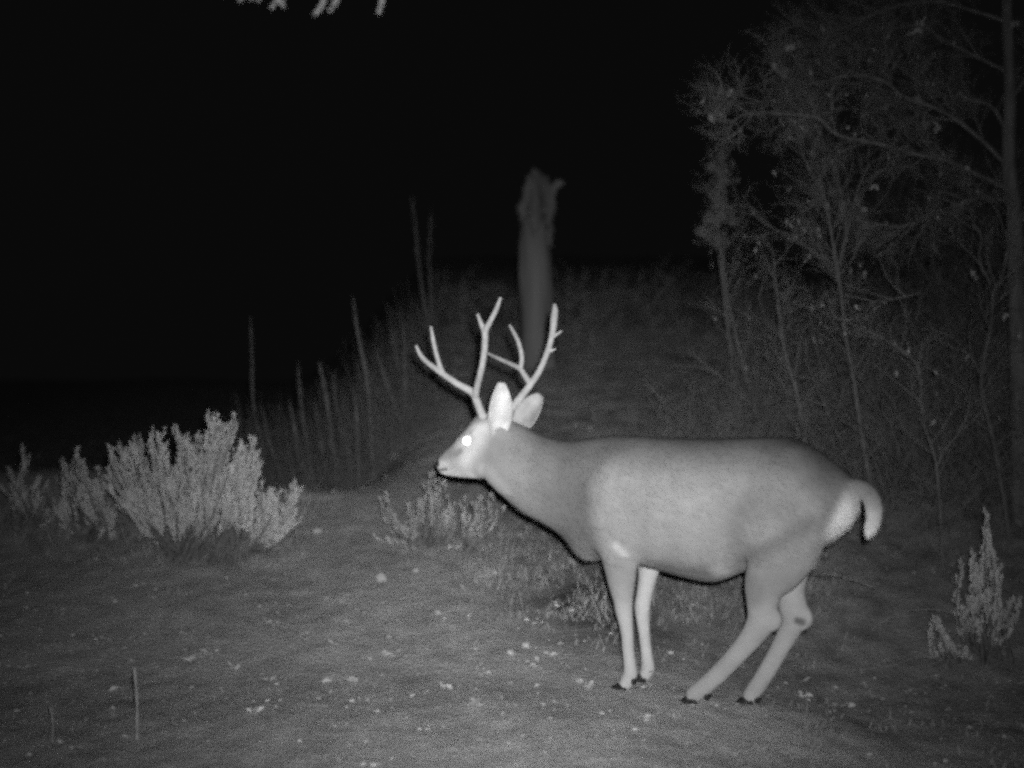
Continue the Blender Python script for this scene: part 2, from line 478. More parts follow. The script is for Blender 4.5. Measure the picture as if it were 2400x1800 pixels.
    def seg(p, a, c):
        ax_, ay = a; bx, by = c; dx, dy = bx - ax_, by - ay
        t = max(0, min(1, ((p[0] - ax_) * dx + (p[1] - ay) * dy) / (dx * dx + dy * dy)))
        return math.hypot(p[0] - ax_ - dx * t, p[1] - ay - dy * t)
    for v in bm.verts:
        d = (v.co - Q0).dot(NN)
        x, y = proj(v.co - NN * d)
        a = .355
        if v.index in ear_in: a = .72 - .3 * mnoise.noise(v.co * 30)
        elif v.index in ear_all: a = .45
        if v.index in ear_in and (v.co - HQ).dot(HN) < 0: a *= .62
        if v.index not in ear_all:
            # paler throat and face
            hd = (v.co - HQ).dot(HN); hx, hy = proj(v.co - HN * hd)
            px, py = (hx - 900) / .3617, (hy - 650) / .3617
            face = 1 - sstep(-130, 50, (px - 700) + (py - 1100) * .45)
            if px < 1100 and py < 1400:
                def patch(val, k, r0, r1, *pts):
                    dd = min(seg((px, py), p, q) for p, q in zip(pts, pts[1:]))
                    return a + (val - a) * k * (1 - sstep(r0, r1, dd))
                a = a + (.66 - a) * face
                a = patch(.56, .7, 20, 90, (700, 1250), (820, 1420))                      # throat
                a = patch(.95, .9 * face, 5, 95, (715, 985), (690, 1080), (610, 1190))      # pale cheek below the ear
                a = patch(.90, .85, 0, 60, (400, 1275), (600, 1290))                       # white chin
                a = patch(.22, .8, 15, 85, (575, 905), (700, 880))                         # dark crown between the antlers
                a = patch(.30, .75, 0, 55, (590, 945), (520, 1005), (430, 1092))            # dark bridge of the nose
                a = patch(.40, .7, 0, 60, (470, 1140), (400, 1165))                        # greyer muzzle
                a = patch(.88, .85, 26, 62, (538, 1060), (541, 1060))                      # pale ring round the eye
                a = patch(.30, .7, 0, 34, (556, 1118), (520, 1140))            # tear line
                a = patch(.80, .8, 0, 26, (385, 1195), (440, 1205))                        # pale band behind the nose
                a = patch(.035, 1, 16, 32, (345, 1195), (368, 1205))                       # wet nose pad
                a = patch(.12, .9, 3, 13, (365, 1246), (440, 1240))                        # mouth
            qx, qy = (x - 1250) / .452, (y - 950) / .452
            if x > 1180:
                a += .10 * sstep(560, 900, qy) * 0 
                a = a + (.90 - a) * (1 - sstep(38, 98, seg((qx, qy), (1700, 430), (1600, 650)))) * sstep(1490, 1600, qx + .25 * (qy - 420))   # rump patch
                if qx > 1690: a = a + (.97 - a) * sstep(1660, 1695, qx)
                a = a + ((.57 if qx < 800 else .46) - a) * sstep(850, 1120, qy)                                                        # pale legs
                if d < 0 and qy > 780: a = a + ((.64 if qx < 800 else .52) - a) * sstep(780, 840, qy)                                  # inner side of the far legs
                a = a + (.58 - a) * (1 - sstep(0, 34, seg((qx, qy), (490, 695), (530, 738))))                  # elbow
                a = a + (.24 - a) * .9 * (1 - sstep(10, 85, seg((qx, qy), (700, 830), (950, 845)))) * (1 - .9 * sstep(960, 1010, qx))                  # belly darkened, form shading painted into the coat
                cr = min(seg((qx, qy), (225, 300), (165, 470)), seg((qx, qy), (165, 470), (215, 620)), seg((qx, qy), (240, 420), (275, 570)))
                a = a + (.19 - a) * .8 * (1 - sstep(20, 260, cr))                                                    # dark coat plus painted form shading in front of the shoulder
                a = a + (.20 - a) * .55 * (1 - sstep(0, 75, seg((qx, qy), (1450, 590), (1200, 735))))                # shadow line below the thigh muscle, painted into the coat
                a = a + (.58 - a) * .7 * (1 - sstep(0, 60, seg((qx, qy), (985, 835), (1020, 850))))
                a = a + (.42 - a) * .8 * (1 - sstep(20, 260, seg((qx, qy), (760, 500), (950, 480))))                # flank bulge lightened, form shading put into the colour
                a = a + (.38 - a) * .6 * (1 - sstep(0, 150, seg((qx, qy), (430, 330), (450, 560))))                # light streak down the shoulder, painted form shading
                a = a + (.27 - a) * .7 * (1 - sstep(0, 85, min(seg((qx, qy), (1150, 470), (1095, 580)), seg((qx, qy), (1095, 580), (1085, 790)))))  # crease in front of the thigh, its shade painted dark
                a = a + (.28 - a) * .6 * (1 - sstep(0, 170, seg((qx, qy), (1230, 190), (1560, 330))))              # darker top of the haunch
                a = a + (.46 - a) * .6 * (1 - sstep(20, 90, seg((qx, qy), (1180, 640), (1260, 600))))  # bulge of the thigh, painted lighter as form shading
                a = a + (.30 - a) * .7 * (1 - sstep(10, 70, seg((qx, qy), (1190, 880), (1180, 980))))               # shade above the hock, painted into the coat            # brisket side
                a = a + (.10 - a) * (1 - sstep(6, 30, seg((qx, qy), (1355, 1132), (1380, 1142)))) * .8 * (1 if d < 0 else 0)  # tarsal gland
                a = a + (.12 - a) * .85 * sstep(1165, 1290, x) * (1 - sstep(-40, 240, qy - 150 - 0.62 * max(0, qx - 1300)))                   # back darkened towards the top, form shading painted over its coat
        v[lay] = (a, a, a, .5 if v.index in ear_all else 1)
    me = bpy.data.meshes.new('body'); bm.to_mesh(me); bm.free()
    me.polygons.foreach_set('use_smooth', [True] * len(me.polygons))
    m = bpy.data.materials.new('fur'); m.use_nodes = True
    t = m.node_tree; bs = t.nodes['Principled BSDF']
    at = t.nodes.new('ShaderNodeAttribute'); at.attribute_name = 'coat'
    tc = t.nodes.new('ShaderNodeTexCoord')
    n = t.nodes.new('ShaderNodeTexNoise'); n.inputs['Scale'].default_value = 11; n.inputs['Detail'].default_value = 7
    t.links.new(tc.outputs['Object'], n.inputs['Vector'])
    r = t.nodes.new('ShaderNodeValToRGB'); r.color_ramp.elements[0].position = .3; r.color_ramp.elements[1].position = .7
    r.color_ramp.elements[0].color = (.90,) * 3 + (1,); r.color_ramp.elements[1].color = (1.08,) * 3 + (1,)
    t.links.new(n.outputs['Fac'], r.inputs['Fac'])
    mx = t.nodes.new('ShaderNodeMix'); mx.data_type = 'RGBA'; mx.blend_type = 'MULTIPLY'; mx.inputs['Factor'].default_value = 1
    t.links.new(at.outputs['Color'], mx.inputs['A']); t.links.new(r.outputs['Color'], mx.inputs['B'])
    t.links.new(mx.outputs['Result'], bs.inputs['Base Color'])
    bs.inputs['Roughness'].default_value = 1; bs.inputs['Specular IOR Level'].default_value = .05
    n2 = t.nodes.new('ShaderNodeTexNoise'); n2.inputs['Scale'].default_value = 140; n2.inputs['Detail'].default_value = 5
    t.links.new(tc.outputs['Object'], n2.inputs['Vector'])
    bp = t.nodes.new('ShaderNodeBump'); bp.inputs['Strength'].default_value = .18; bp.inputs['Distance'].default_value = .01
    t.links.new(n2.outputs['Fac'], bp.inputs['Height']); t.links.new(bp.outputs['Normal'], bs.inputs['Normal'])
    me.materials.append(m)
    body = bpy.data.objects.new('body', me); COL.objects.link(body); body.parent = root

    # short guard hairs lying back along the coat
    rnd = random.Random(5); vs = []; fs = []; cc = []
    me.calc_loop_triangles()
    lay = me.attributes['coat'].data
    tris = [(t.vertices[:], t.area) for t in me.loop_triangles]
    per = 75000 / sum(a for _, a in tris)
    for tv, a in tris:
        if lay[tv[0]].color[3] < .9: continue
        k = int(a * per + rnd.random())
        if not k: continue
        A, Bv, Cv = (me.vertices[i].co for i in tv); nrm = (Bv - A).cross(Cv - A)
        if nrm.length < 1e-12: continue
        nrm.normalize()
        col = lay[tv[0]].color[0]
        for _ in range(k):
            u, v_ = rnd.random(), rnd.random()
            if u + v_ > 1: u, v_ = 1 - u, 1 - v_
            p = A + (Bv - A) * u + (Cv - A) * v_
            x, y = proj(p)
            small = x < 1190 or y > 1330
            L = rnd.uniform(.004, .008) if small else rnd.uniform(.012, .026)
            if x > 1990: L = rnd.uniform(.010, .026)
            g = AX * .8 + V((0, 0, -.65)) if not (x > 1990) else V((.3, -.1, -1))
            g = g - nrm * g.dot(nrm)
            if g.length < 1e-3: continue
            d = (g.normalized() + nrm * rnd.uniform(.12, .40) + V((rnd.gauss(0, .22), rnd.gauss(0, .22), rnd.gauss(0, .22)))).normalized()
            sd = d.cross(nrm).normalized() * (.0009 if small else .0013)
            n0 = len(vs); vs += [p - sd, p + sd, p + d * L]; fs.append((n0, n0 + 1, n0 + 2))
            cl = col * rnd.uniform(.9, 1.1) * (1 + .09 * mnoise.noise(p * 17) + .24 * mnoise.noise(V((p.dot(AX) * 26, p.dot(NN) * 60, p.z * 75 + p.dot(AX) * 30)))); cc += [cl, cl, cl]
    fm = bpy.data.meshes.new('fur'); fm.from_pydata([tuple(v) for v in vs], [], fs); fm.update()
    fa = fm.attributes.new('coat', 'FLOAT_COLOR', 'POINT')
    buf = np.ones((len(cc), 4)); buf[:, :3] = np.array(cc)[:, None]; fa.data.foreach_set('color', buf.ravel())
    fm.materials.append(m)
    fo = bpy.data.objects.new('fur', fm); COL.objects.link(fo); fo.parent = root; fo['kind'] = 'stuff'

    # antlers
    M_antler = mat('antler', .46, .62, 40, rough_=.6, spec=.3, bump=.3, bscale=90)
    def antler(paths):
        mb = MB()
        for pts in paths:
            p3 = catmull([H(*z1(p[:2]), p[2]) for p in pts], 6)
            rr = interp([p[3] * .3617 * PX / 2 * 1.12 + .0012 for p in pts], 6)
            mb.tube(p3, rr, 12)
        o = mb.build('tmp_antler', M_antler)
        md = o.modifiers.new('r', 'REMESH'); md.mode = 'VOXEL'; md.voxel_size = .0026
        s_ = o.modifiers.new('s', 'SMOOTH'); s_.factor = .5; s_.iterations = 6
        dg = bpy.context.evaluated_depsgraph_get()
        me = bpy.data.meshes.new_from_object(o.evaluated_get(dg)); bpy.data.objects.remove(o)
        me.name = 'antler'; me.polygons.foreach_set('use_smooth', [True] * len(me.polygons))
        if not me.materials: me.materials.append(M_antler)
        a = bpy.data.objects.new('antler', me); COL.objects.link(a); a.parent = root
        return a
    a1 = antler([[(655, 925, .03, 56), (632, 880, .04, 50), (605, 810, .06, 47), (575, 748, .08, 46), (480, 692, .11, 40), (390, 632, .135, 37), (345, 600, .145, 33), (285, 555, .16, 29), (235, 500, .175, 26), (207, 440, .19, 16)],
                 [(385, 628, .135, 32), (358, 560, .14, 28), (338, 490, .145, 27), (318, 400, .15, 24), (303, 315, .155, 15)],
                 [(592, 765, .078, 44), (605, 700, .10, 38), (632, 590, .13, 37), (650, 480, .15, 36), (655, 400, .16, 38), (657, 345, .165, 38), (690, 282, .17, 31), (728, 205, .175, 27), (757, 128, .18, 15)],
                 [(654, 360, .165, 34), (630, 300, .17, 27), (605, 235, .175, 14)]])
    a1['label'] = 'near antler with two forked beams reaching forward over the face'
    a2 = antler([[(790, 885, -.035, 50), (835, 838, -.05, 48), (895, 765, -.075, 44), (945, 700, -.095, 42), (1010, 600, -.125, 37), (1060, 480, -.15, 35), (1090, 370, -.165, 37), (1102, 270, -.175, 44), (1108, 215, -.18, 38), (1104, 172, -.185, 18)],
                 [(950, 695, -.095, 38), (905, 625, -.10, 32), (875, 588, -.105, 31), (800, 552, -.12, 25), (730, 520, -.135, 23), (668, 490, -.15, 14)],
                 [(1090, 388, -.16, 22), (1122, 368, -.165, 16), (1155, 345, -.17, 8)], [(1064, 478, -.15, 20), (1090, 474, -.155, 15), (1114, 462, -.16, 8)],
                 [(885, 600, -.105, 29), (893, 520, -.11, 27), (875, 430, -.115, 26), (845, 365, -.12, 23), (812, 305, -.125, 13)]])
    a2['label'] = 'far antler with a forked front beam and a tall plain rear beam'
    # eyes: white metal discs standing in for eyeshine, the near one aimed at the flash
    M_eye = bpy.data.materials.new('eye'); M_eye.use_nodes = True
    e = M_eye.node_tree.nodes['Principled BSDF']
    e.inputs['Base Color'].default_value = (1, 1, 1, 1); e.inputs['Metallic'].default_value = 1; e.inputs['Roughness'].default_value = .5
    M_hoof = mat('hoof', .015, .04, 30, rough_=.6, spec=.3)
    for s in (1, -1):
        mb = MB()
        c = H(*z1((538, 1060)), s * .080)
        out = HN * s
        f = V((.05, -1, .04)).normalized() if s > 0 else out
        u = f.cross(V((0, 0, 1))).normalized(); vv = u.cross(f)
        rings = []
        for th in (1.0, .9, .7, .45, .2, .02):
            rings.append([c + (u * math.cos(2 * math.pi * k / 20) + vv * math.sin(2 * math.pi * k / 20)) * (.023 * math.sin(th * math.pi / 2)) + f * (.0035 * math.cos(th * math.pi / 2)) for k in range(20)])
        back = [p - f * .02 for p in rings[0]]
        mb.loft([back] + rings)
        mb.build('eye', M_eye, root)
    # hooves: two pointed toes each, and dew claws behind
    def hoof(toe, heel, off, dew):
        tp = B(*z2(toe), off); hp = B(*z2(heel), off)
        d = tp - hp; d.z = 0; L = d.length; d.normalize(); s = V((0, 0, 1)).cross(d)
        g = min(gz(tp.x, tp.y), gz(hp.x, hp.y))
        mb = MB()
        base = hp.copy(); base.z = min(hp.z, tp.z)
        for q in (-1, 1):
            rings = []
            for u, wd, ht in ((0, .011, .030), (.25, .0135, .034), (.55, .0125, .026), (.85, .008, .014), (1.0, .002, .005)):
                c = base + d * (L * u) + s * (q * (.0125 + .003 * u))
                rings.append([c + s * (wd * x) + V((0, 0, z * ht)) for x, z in ((-1, 0), (1, 0), (.95, .5), (.5, 1), (-.5, 1), (-.95, .5))])
            mb.loft(rings)
        for q in (-1, 1):
            mb.blob(B(*z2(dew), off) + s * (q * .014), (.013, .011, .013), random.Random(3), seg=8, rough_=.1)
        mb.build('hoof', M_hoof, root)
        return base
    feet = [hoof((392, 1472), (488, 1482), .096, (524, 1426)), hoof((500, 1424), (590, 1428), -.098, (604, 1372)),
            hoof((760, 1532), (850, 1545), .1, (905, 1508)), hoof((1042, 1528), (1140, 1552), -.1, (1166, 1524))]
    for f in feet: print('foot', tuple(round(c, 3) for c in f), 'ground', round(gz(f.x, f.y), 3))
    return root
make_deer()

# ------------------------------------------------------------------ sagebrush
def sage(name, label, base_px, tips, depth_spread, seed, zf, leafy=.5, dens=1.0, cat='sagebrush', group=None, leafL=.016, base_y=None, wid=1.0, spr=1.0, fm=None):
    rnd = random.Random(seed)
    root = empty(name, label, cat, group)
    bp = hit(*zf(base_px))
    if base_y: bp = P(*zf(base_px), base_y); bp.z = gz(bp.x, bp.y)
    wood = MB(); fol = MB()
    for tpx in tips:
        y = bp.y + rnd.uniform(-1, 1) * depth_spread
        tip = P(*zf(tpx), y)
        b0 = bp + V((rnd.uniform(-.08, .08), rnd.uniform(-.08, .08), 0)); b0.z = gz(b0.x, b0.y) - .01
        mid = b0.lerp(tip, .5) + V((rnd.uniform(-.04, .04), rnd.uniform(-.04, .04), -.03))
        mid.x += (tip.x - b0.x) * .12
        st = catmull([b0, mid, tip], 10)
        n = len(st)
        wood.tube(st, [.010 * (1 - i / n) + .0018 for i in range(n)], 5)
        L = (tip - b0).length
        # side sprigs
        ns = int(32 * dens * max(.5, L / .6))
        for k in range(ns):
            u = leafy * .75 + (1 - leafy * .75) * (k + rnd.random()) / ns
            i = min(n - 2, int(u * (n - 1))); p = st[i].lerp(st[i + 1], u * (n - 1) - i)
            t = (st[i + 1] - st[i]).normalized()
            rd = V((rnd.gauss(0, 1), rnd.gauss(0, 1), rnd.gauss(0, .4))); rd = (rd - t * rd.dot(t)).normalized()
            d = (t * rnd.uniform(.9, 1.5) + rd * rnd.uniform(.35, .8) * wid + V((0, 0, .35))).normalized()
            l = rnd.uniform(.05, .12) * (1.15 - .65 * u) * spr
            e = p + d * l + V((0, 0, .012))
            sp = catmull([p, p.lerp(e, .5) + rd * .006, e], 3)
            wood.tube(sp, .0014, 3, cap=False)
            for q in range(int(34 * l / .08) + 5):
                w_ = rnd.random() ** .8; j = min(len(sp) - 2, int(w_ * (len(sp) - 1)))
                pp = sp[j].lerp(sp[j + 1], w_ * (len(sp) - 1) - j)
                dd = (d * 1.1 + V((rnd.gauss(0, .55), rnd.gauss(0, .55), rnd.gauss(.25, .4))))
                fol.leaf(pp, dd, V((rnd.gauss(0, 1), rnd.gauss(0, 1), rnd.gauss(0, 1))), leafL * rnd.uniform(.7, 1.5), leafL * .42, .06)
        # leaves at the tip
        for q in range(int(16 * dens)):
            u = 1 - .3 * rnd.random(); i = min(n - 2, int(u * (n - 1))); p = st[i].lerp(st[i + 1], u * (n - 1) - i)
            fol.leaf(p, (tip - st[-3]).normalized() + V((rnd.gauss(0, .4), rnd.gauss(0, .4), rnd.gauss(.1, .3))), V((rnd.gauss(0, 1), rnd.gauss(0, 1), 1)), leafL * rnd.uniform(.8, 1.5), leafL * .36, .06)
    wood.build('stem', M_sagewood, root)
    fol.build('foliage', fm or M_sage, root, smooth=False)
    return root
z3 = lambda p: (.4822 * p[0], 900 + .4822 * p[1])
def more(tips, n, seed, sx=40, sy=50, down=60):
    rnd = random.Random(seed); out = list(tips)
    for _ in range(n):
        a = rnd.choice(tips); out.append((a[0] + rnd.gauss(0, sx), a[1] + abs(rnd.gauss(0, sy)) + rnd.uniform(-25, down)))
    return out
G_SAGE = 'sagebrush growing along the left bank'
main_tips = [(545, 395), (590, 350), (632, 312), (672, 285), (735, 312), (795, 365), (862, 248), (900, 285), (945, 320), (970, 262), (1032, 182), (1060, 225), (1095, 215), (1120, 290)]
sage('sagebrush', 'largest pale leafy sagebrush standing on the left bank', (900, 850), more(main_tips, 26, 1, 55, 60, 170), .38, 11, z3, group=G_SAGE, dens=1.1, wid=1.05, leafy=.34)
sage('sagebrush', 'medium sagebrush with curled tips against the right of the largest one', (1080, 870), more([(1160, 325), (1238, 300), (1262, 390), (1200, 360), (1150, 420), (1225, 420)], 7, 2, 25, 40, 90), .22, 12, z3, group=G_SAGE, dens=1.1)
sage('sagebrush', 'low rounded sagebrush spreading onto the bare ground beside the pale stone', (1190, 830), more([(1265, 515), (1345, 555), (1422, 500), (1448, 560), (1440, 640), (1300, 540), (1390, 610)], 8, 3, 35, 30, 70), .22, 13, z3, group=G_SAGE, dens=.9, leafy=.4)
sage('sagebrush', 'dim upright sagebrush just left of the largest one', (480, 760), more([(360, 350), (300, 440), (400, 390), (385, 420), (335, 400), (478, 430), (465, 490)], 9, 4, 40, 60, 130), .25, 14, z3, group=G_SAGE, wid=1.1, dens=.7, leafy=.3)
sage('sagebrush', 'barely lit sagebrush at the far left edge of the bank', (170, 690), more([(110, 345), (55, 420), (170, 480), (130, 380), (200, 520)], 6, 5, 40, 60, 110), .25, 15, z3, group=G_SAGE, wid=1.1, dens=.5, leafy=.3)
zm = lambda p: (800 + .4219 * p[0], 1000 + .4219 * p[1])
sage('low_shrub', 'sparse low shrub with pale leaves below the muzzle of the deer', (480, 660), more([(232, 395), (215, 440), (265, 520), (300, 590), (520, 275), (470, 330), (450, 430), (385, 470), (560, 330), (600, 400), (510, 420), (640, 470)], 12, 6, 60, 40, 60), .3, 16, zm, dens=.42, cat='shrub', leafy=.45, leafL=.018, spr=.7, fm=M_dim)
sage('low_shrub', 'small leafy sprig under the throat of the deer', (690, 690), more([(780, 400), (700, 440), (820, 385), (905, 465), (720, 520)], 5, 7, 40, 40, 60), .2, 17, zm, dens=.35, cat='shrub', leafy=.5, leafL=.018, spr=.7, fm=M_dim)
z8 = lambda p: (1900 + .3316 * p[0], 1150 + .3316 * p[1])
sage('sagebrush', 'tall spiky sagebrush standing alone behind the tail of the deer', (1290, 1190), more([(1240, 190), (1255, 320), (1060, 530), (1150, 480), (1180, 560), (1290, 450), (1340, 570), (1310, 640), (1230, 640)], 7, 8, 18, 90, 120) + [(1110, 800), (1065, 860), (1430, 790), (1480, 810), (1400, 850)], .12, 18, z8, dens=.95, leafy=.35, wid=.35, spr=.62)
sage('sagebrush', 'short bent sagebrush sprig in front of the spiky one', (1030, 1215), [(880, 930), (850, 1000), (920, 1010), (960, 1060), (1090, 1150), (900, 960)], .06, 19, z8, dens=.8, leafy=.35, wid=.35, spr=.6)

# ------------------------------------------------------------------ dead stalks behind the bank
def to_ground(pts, y):
    "carries a traced stem down to the soil"
    last, prev = pts[-1], pts[-2]
    d = (last - prev); d.z = min(d.z, -.01)
    p = last.copy(); g = gz(p.x, p.y) - .03
    if p.z > g:
        k = (p.z - g) / max(.02, -d.z); k = min(k, 12)
        pts = pts + [V((p.x + d.x * min(k, 2) * .5, p.y, g))]
    return pts
zs = lambda p: (500 + .3014 * p[0], 700 + .3014 * p[1])
z6 = lambda p: (500 + .4219 * p[0], 300 + .4219 * p[1])
def stalk(label, zf, pts, w_px, y, seed, head=.45):
    rnd = random.Random(seed)
    w3 = to_ground([P(*zf(p), y + .03 * i) for i, p in enumerate(pts)], y)
    c = catmull(w3, 14); n = len(c)
    r0 = w_px * y / F / 2 * .72
    rr = []
    for i in range(n):
        u = i / n
        r = r0 * (.55 + .45 * min(1, u * 3)) if u < head else r0 * .62
        if u < .12: r *= .45 + u * 4.5
        rr.append(r)
    mb = MB(); mb.tube(c, rr, 8, jitter=.28, rnd=rnd)
    for i in range(2, n):
        u = i / n
        for q in range(7 if u < head else 1):
            if u > head and rnd.random() < .6: continue
            an = rnd.random() * 6.28
            d = V((math.cos(an), math.sin(an), rnd.uniform(.3, 1.3)))
            mb.leaf(c[i] + d * rr[i] * .5, d, V((0, 0, 1)), rr[i] * rnd.uniform(.8, 1.5) + (.02 if u > head else 0), rr[i] * .9 + .004, .1)
    o = mb.build('weed_stalk', M_stalk)
    return tag(o, label, 'dead plant', 'dead weed stalks behind the bank')
ST = [
 ('leftmost slender weed stalk rising beside the curled sagebrush', zs, [(288, 140), (300, 450), (310, 800), (370, 1150), (400, 1400)], 8, 9.2),
 ('short leaning weed stalk just right of the leftmost slender one', zs, [(375, 830), (430, 1100), (515, 1380)], 8, 9.3),
 ('stubby pale weed stalk right of the short leaning one', zs, [(590, 790), (630, 1000), (655, 1250), (740, 1400)], 11, 9.5),
 ('straight medium weed stalk left of the club topped one', zs, [(655, 490), (680, 800), (720, 1100), (760, 1400)], 10, 9.4),
 ('club topped weed stalk midway along the row behind the bank', zs, [(825, 490), (850, 620), (885, 830), (930, 1150), (960, 1390)], 13, 9.4),
 ('tallest thick weed stalk leaning left, with its tip high over the bank', zs, [(1085, -20), (1120, 250), (1180, 550), (1210, 800), (1230, 1150), (1255, 1450)], 12, 9.0),
 ('short thick weed stalk left of the foot of the tallest thick one', zs, [(1085, 690), (1115, 950), (1130, 1350)], 12, 9.2),
 ('upright weed stalk below the outermost tine of the near antler', zs, [(1480, 210), (1490, 560), (1490, 800), (1470, 1100), (1440, 1350)], 11, 9.4),
 ('slanting weed stalk crossing behind the upright one near the antler', zs, [(1255, 395), (1330, 600), (1400, 800), (1450, 980), (1470, 1250)], 11, 9.6),
 ('thin dim weed stalk between the slanting one and the near antler', zs, [(1375, 240), (1430, 480), (1480, 750), (1490, 1200)], 9, 9.9),
 ('faint straight weed stalk low between the medium and the club topped one', zs, [(790, 790), (830, 1100), (880, 1370)], 11, 9.8),
 ('thin weed stalk in the gap right of the club topped one', zs, [(930, 560), (950, 800), (1010, 1100), (1020, 1370)], 9, 9.8),
]
for i, (lb, zf, pts, wpx, y) in enumerate(ST): stalk(lb, zf, pts, wpx, y, 100 + i)

# ------------------------------------------------------------------ bare woody plants
def twigs(mb, c, rnd, r0, n, length, depth, lift=.25, leaves=None, lp=.0, start=.25, leafL=.04):
    m = len(c)
    for k in range(n):
        u = start + (1 - start) * (k + rnd.random()) / n
        i = min(m - 2, int(u * (m - 1))); p = c[i].lerp(c[i + 1], u * (m - 1) - i)
        t = (c[i + 1] - c[i]).normalized()
        rd = V((rnd.gauss(0, 1), rnd.gauss(0, .8), rnd.gauss(0, 1))); rd = rd - t * rd.dot(t)
        if rd.length < 1e-3: continue
        rd.normalize()
        d = (t * rnd.uniform(.5, 1.2) + rd * rnd.uniform(.5, 1.0) + V((0, 0, lift))).normalized()
        l = length * rnd.uniform(.5, 1.25) * (1.1 - .6 * u)
        q = p + d * l * .5 + V((rnd.gauss(0, .05), rnd.gauss(0, .05), rnd.gauss(0, .04))) * l
        e = p + d * l + V((rnd.gauss(0, .12), rnd.gauss(0, .12), lift * .3 + rnd.gauss(0, .1))) * l
        tc = catmull([p, q, e], 3); nn = len(tc)
        mb.tube(tc, [r0 * (1 - .75 * j / nn) for j in range(nn)], 4 if r0 > .003 else 3, cap=False)
        if depth > 0: twigs(mb, tc, rnd, r0 * .62, max(2, int(n * .42)), length * .5, depth - 1, lift * .6, leaves, lp, .2, leafL)
        elif leaves is not None and rnd.random() < lp:
            for _ in range(1):
                leaves.leaf(e, V((rnd.gauss(0, .4), rnd.gauss(0, .4) , -1)), V((rnd.gauss(0, 1), -1, rnd.gauss(0, .4))), leafL * rnd.uniform(.6, 1.3), leafL * .5 * rnd.uniform(.6, 1.1), .12)
z4 = lambda p: (1500 + .4219 * p[0], .4219 * p[1])
z5 = lambda p: (1500 + .4219 * p[0], 500 + .4219 * p[1])
def trace(zf, pts, y, dy=0.0): return [P(*zf(p), y + dy * i) for i, p in enumerate(pts)]
def big_leaves(mb, zf, spots, y, rnd, L=.042):
    for p in spots:
        c = P(*zf(p), y)
        for _ in range(2):
            mb.leaf(c + V((rnd.gauss(0, .008), rnd.gauss(0, .01), .02)), V((rnd.gauss(0, .5), rnd.gauss(0, .3), -1)), V((rnd.gauss(0, .3), -1, rnd.gauss(0, .3))), L * rnd.uniform(.8, 1.3), L * .55, .1)
G_BR = 'bare shrubs behind the rump of the deer'
def shrub(name, label, stems, seed, tw=(9, .45, 2), lp=.04, spots=None, cat='shrub', group=G_BR, r_t=.0032):
    rnd = random.Random(seed); root = empty(name, label, cat, group)
    st = MB(); tg = MB(); lv = MB()
    for zf, pts, y, wpx, grounded in stems:
        w3 = trace(zf, pts, y)
        if grounded: w3 = to_ground(w3, y)
        c = catmull(w3, 8); n = len(c)
        r0 = wpx * y / F / 2
        st.tube(c, [r0 * (.35 + .65 * min(1, i / (n * .6))) for i in range(n)], 7, jitter=.08, rnd=rnd)
        twigs(tg, c[::-1], rnd, r_t, max(3, int(tw[0] * n / 30)), tw[1], tw[2], leaves=lv, lp=lp, start=.25)
    if spots: big_leaves(lv, z4, spots, stems[0][2], rnd)
    st.build('stem', M_bark, root); tg.build('twigs', M_twig, root)
    if lv.f: lv.build('leaves', M_leaf, root, smooth=False)
    return root
shrub('bare_shrub', 'tall forked bare shrub rising from behind the rump of the deer', [
    (z4, [(868, 640), (872, 740), (905, 860), (960, 975), (1022, 1085), (1055, 1250), (1080, 1400), (1100, 1520), (1120, 1660), (1150, 1910), (1185, 2100), (1212, 2290), (1255, 2560), (1300, 2800)], 7.6, 9, True),
    (z4, [(1070, 880), (1100, 1030), (1132, 1150), (1142, 1300), (1108, 1470)], 7.6, 6, False),
    (z4, [(1400, 850), (1290, 905), (1222, 1020), (1180, 1180), (1142, 1330), (1110, 1465)], 7.6, 6, False),
    (z4, [(900, 1200), (958, 1132), (1024, 1080)], 7.6, 5, False)], 21, tw=(8, .42, 2), spots=[(1300, 1040), (1228, 1165)])
shrub('bare_shrub', 'thin leaning bare shrub left of the tall forked one', [
    (z5, [(742, 230), (755, 400), (772, 560), (800, 750), (850, 920), (880, 1050), (915, 1250), (960, 1500)], 7.9, 8, True),
    (z5, [(120 + 500, -10), (700, 60), (880, 160), (1060, 300), (1095, 380)], 7.9, 5, False)], 22, tw=(9, .4, 2), lp=.03)
shrub('bare_shrub', 'slim bare shrub between the thin leaning and the tall forked one', [
    (z5, [(940, 560), (980, 750), (1012, 900), (1035, 1090), (1060, 1300)], 8.3, 6, True)], 23, tw=(8, .35, 2), lp=.03)
shrub('bare_shrub', 'curving bare shrub below the far right tree trunk', [
    (z5, [(1980, -20), (2042, 160), (2015, 330), (1965, 430), (1950, 600), (1905, 850), (1900, 1000), (1960, 1250), (2015, 1560), (2050, 1800)], 7.2, 7, True),
    (z5, [(1850, 60), (1895, 120), (1885, 260), (1950, 400)], 7.2, 5, False),
    (z5, [(1745, 690), (1840, 810), (1890, 890)], 7.2, 4, False)], 24, tw=(7, .4, 2), lp=.03, spots=[(1840, 1520), (2020, 1760)])
shrub('bare_shrub', 'low crossing bare shrub with hanging leaves beside the tail of the deer', [
    (z5, [(1530, 830), (1560, 960), (1575, 1160), (1635, 1350), (1660, 1560)], 7.0, 6, True),
    (z5, [(1850, 1030), (1785, 1195), (1700, 1310), (1650, 1400)], 7.0, 5, False),
    (z5, [(1200, 620), (1320, 680), (1430, 745), (1530, 830), (1560, 900)], 7.0, 6, False),
    (z5, [(1230, 525), (1310, 490), (1450, 470), (1560, 440)], 7.0, 4, False)], 25, tw=(9, .35, 2), lp=.06, spots=None)
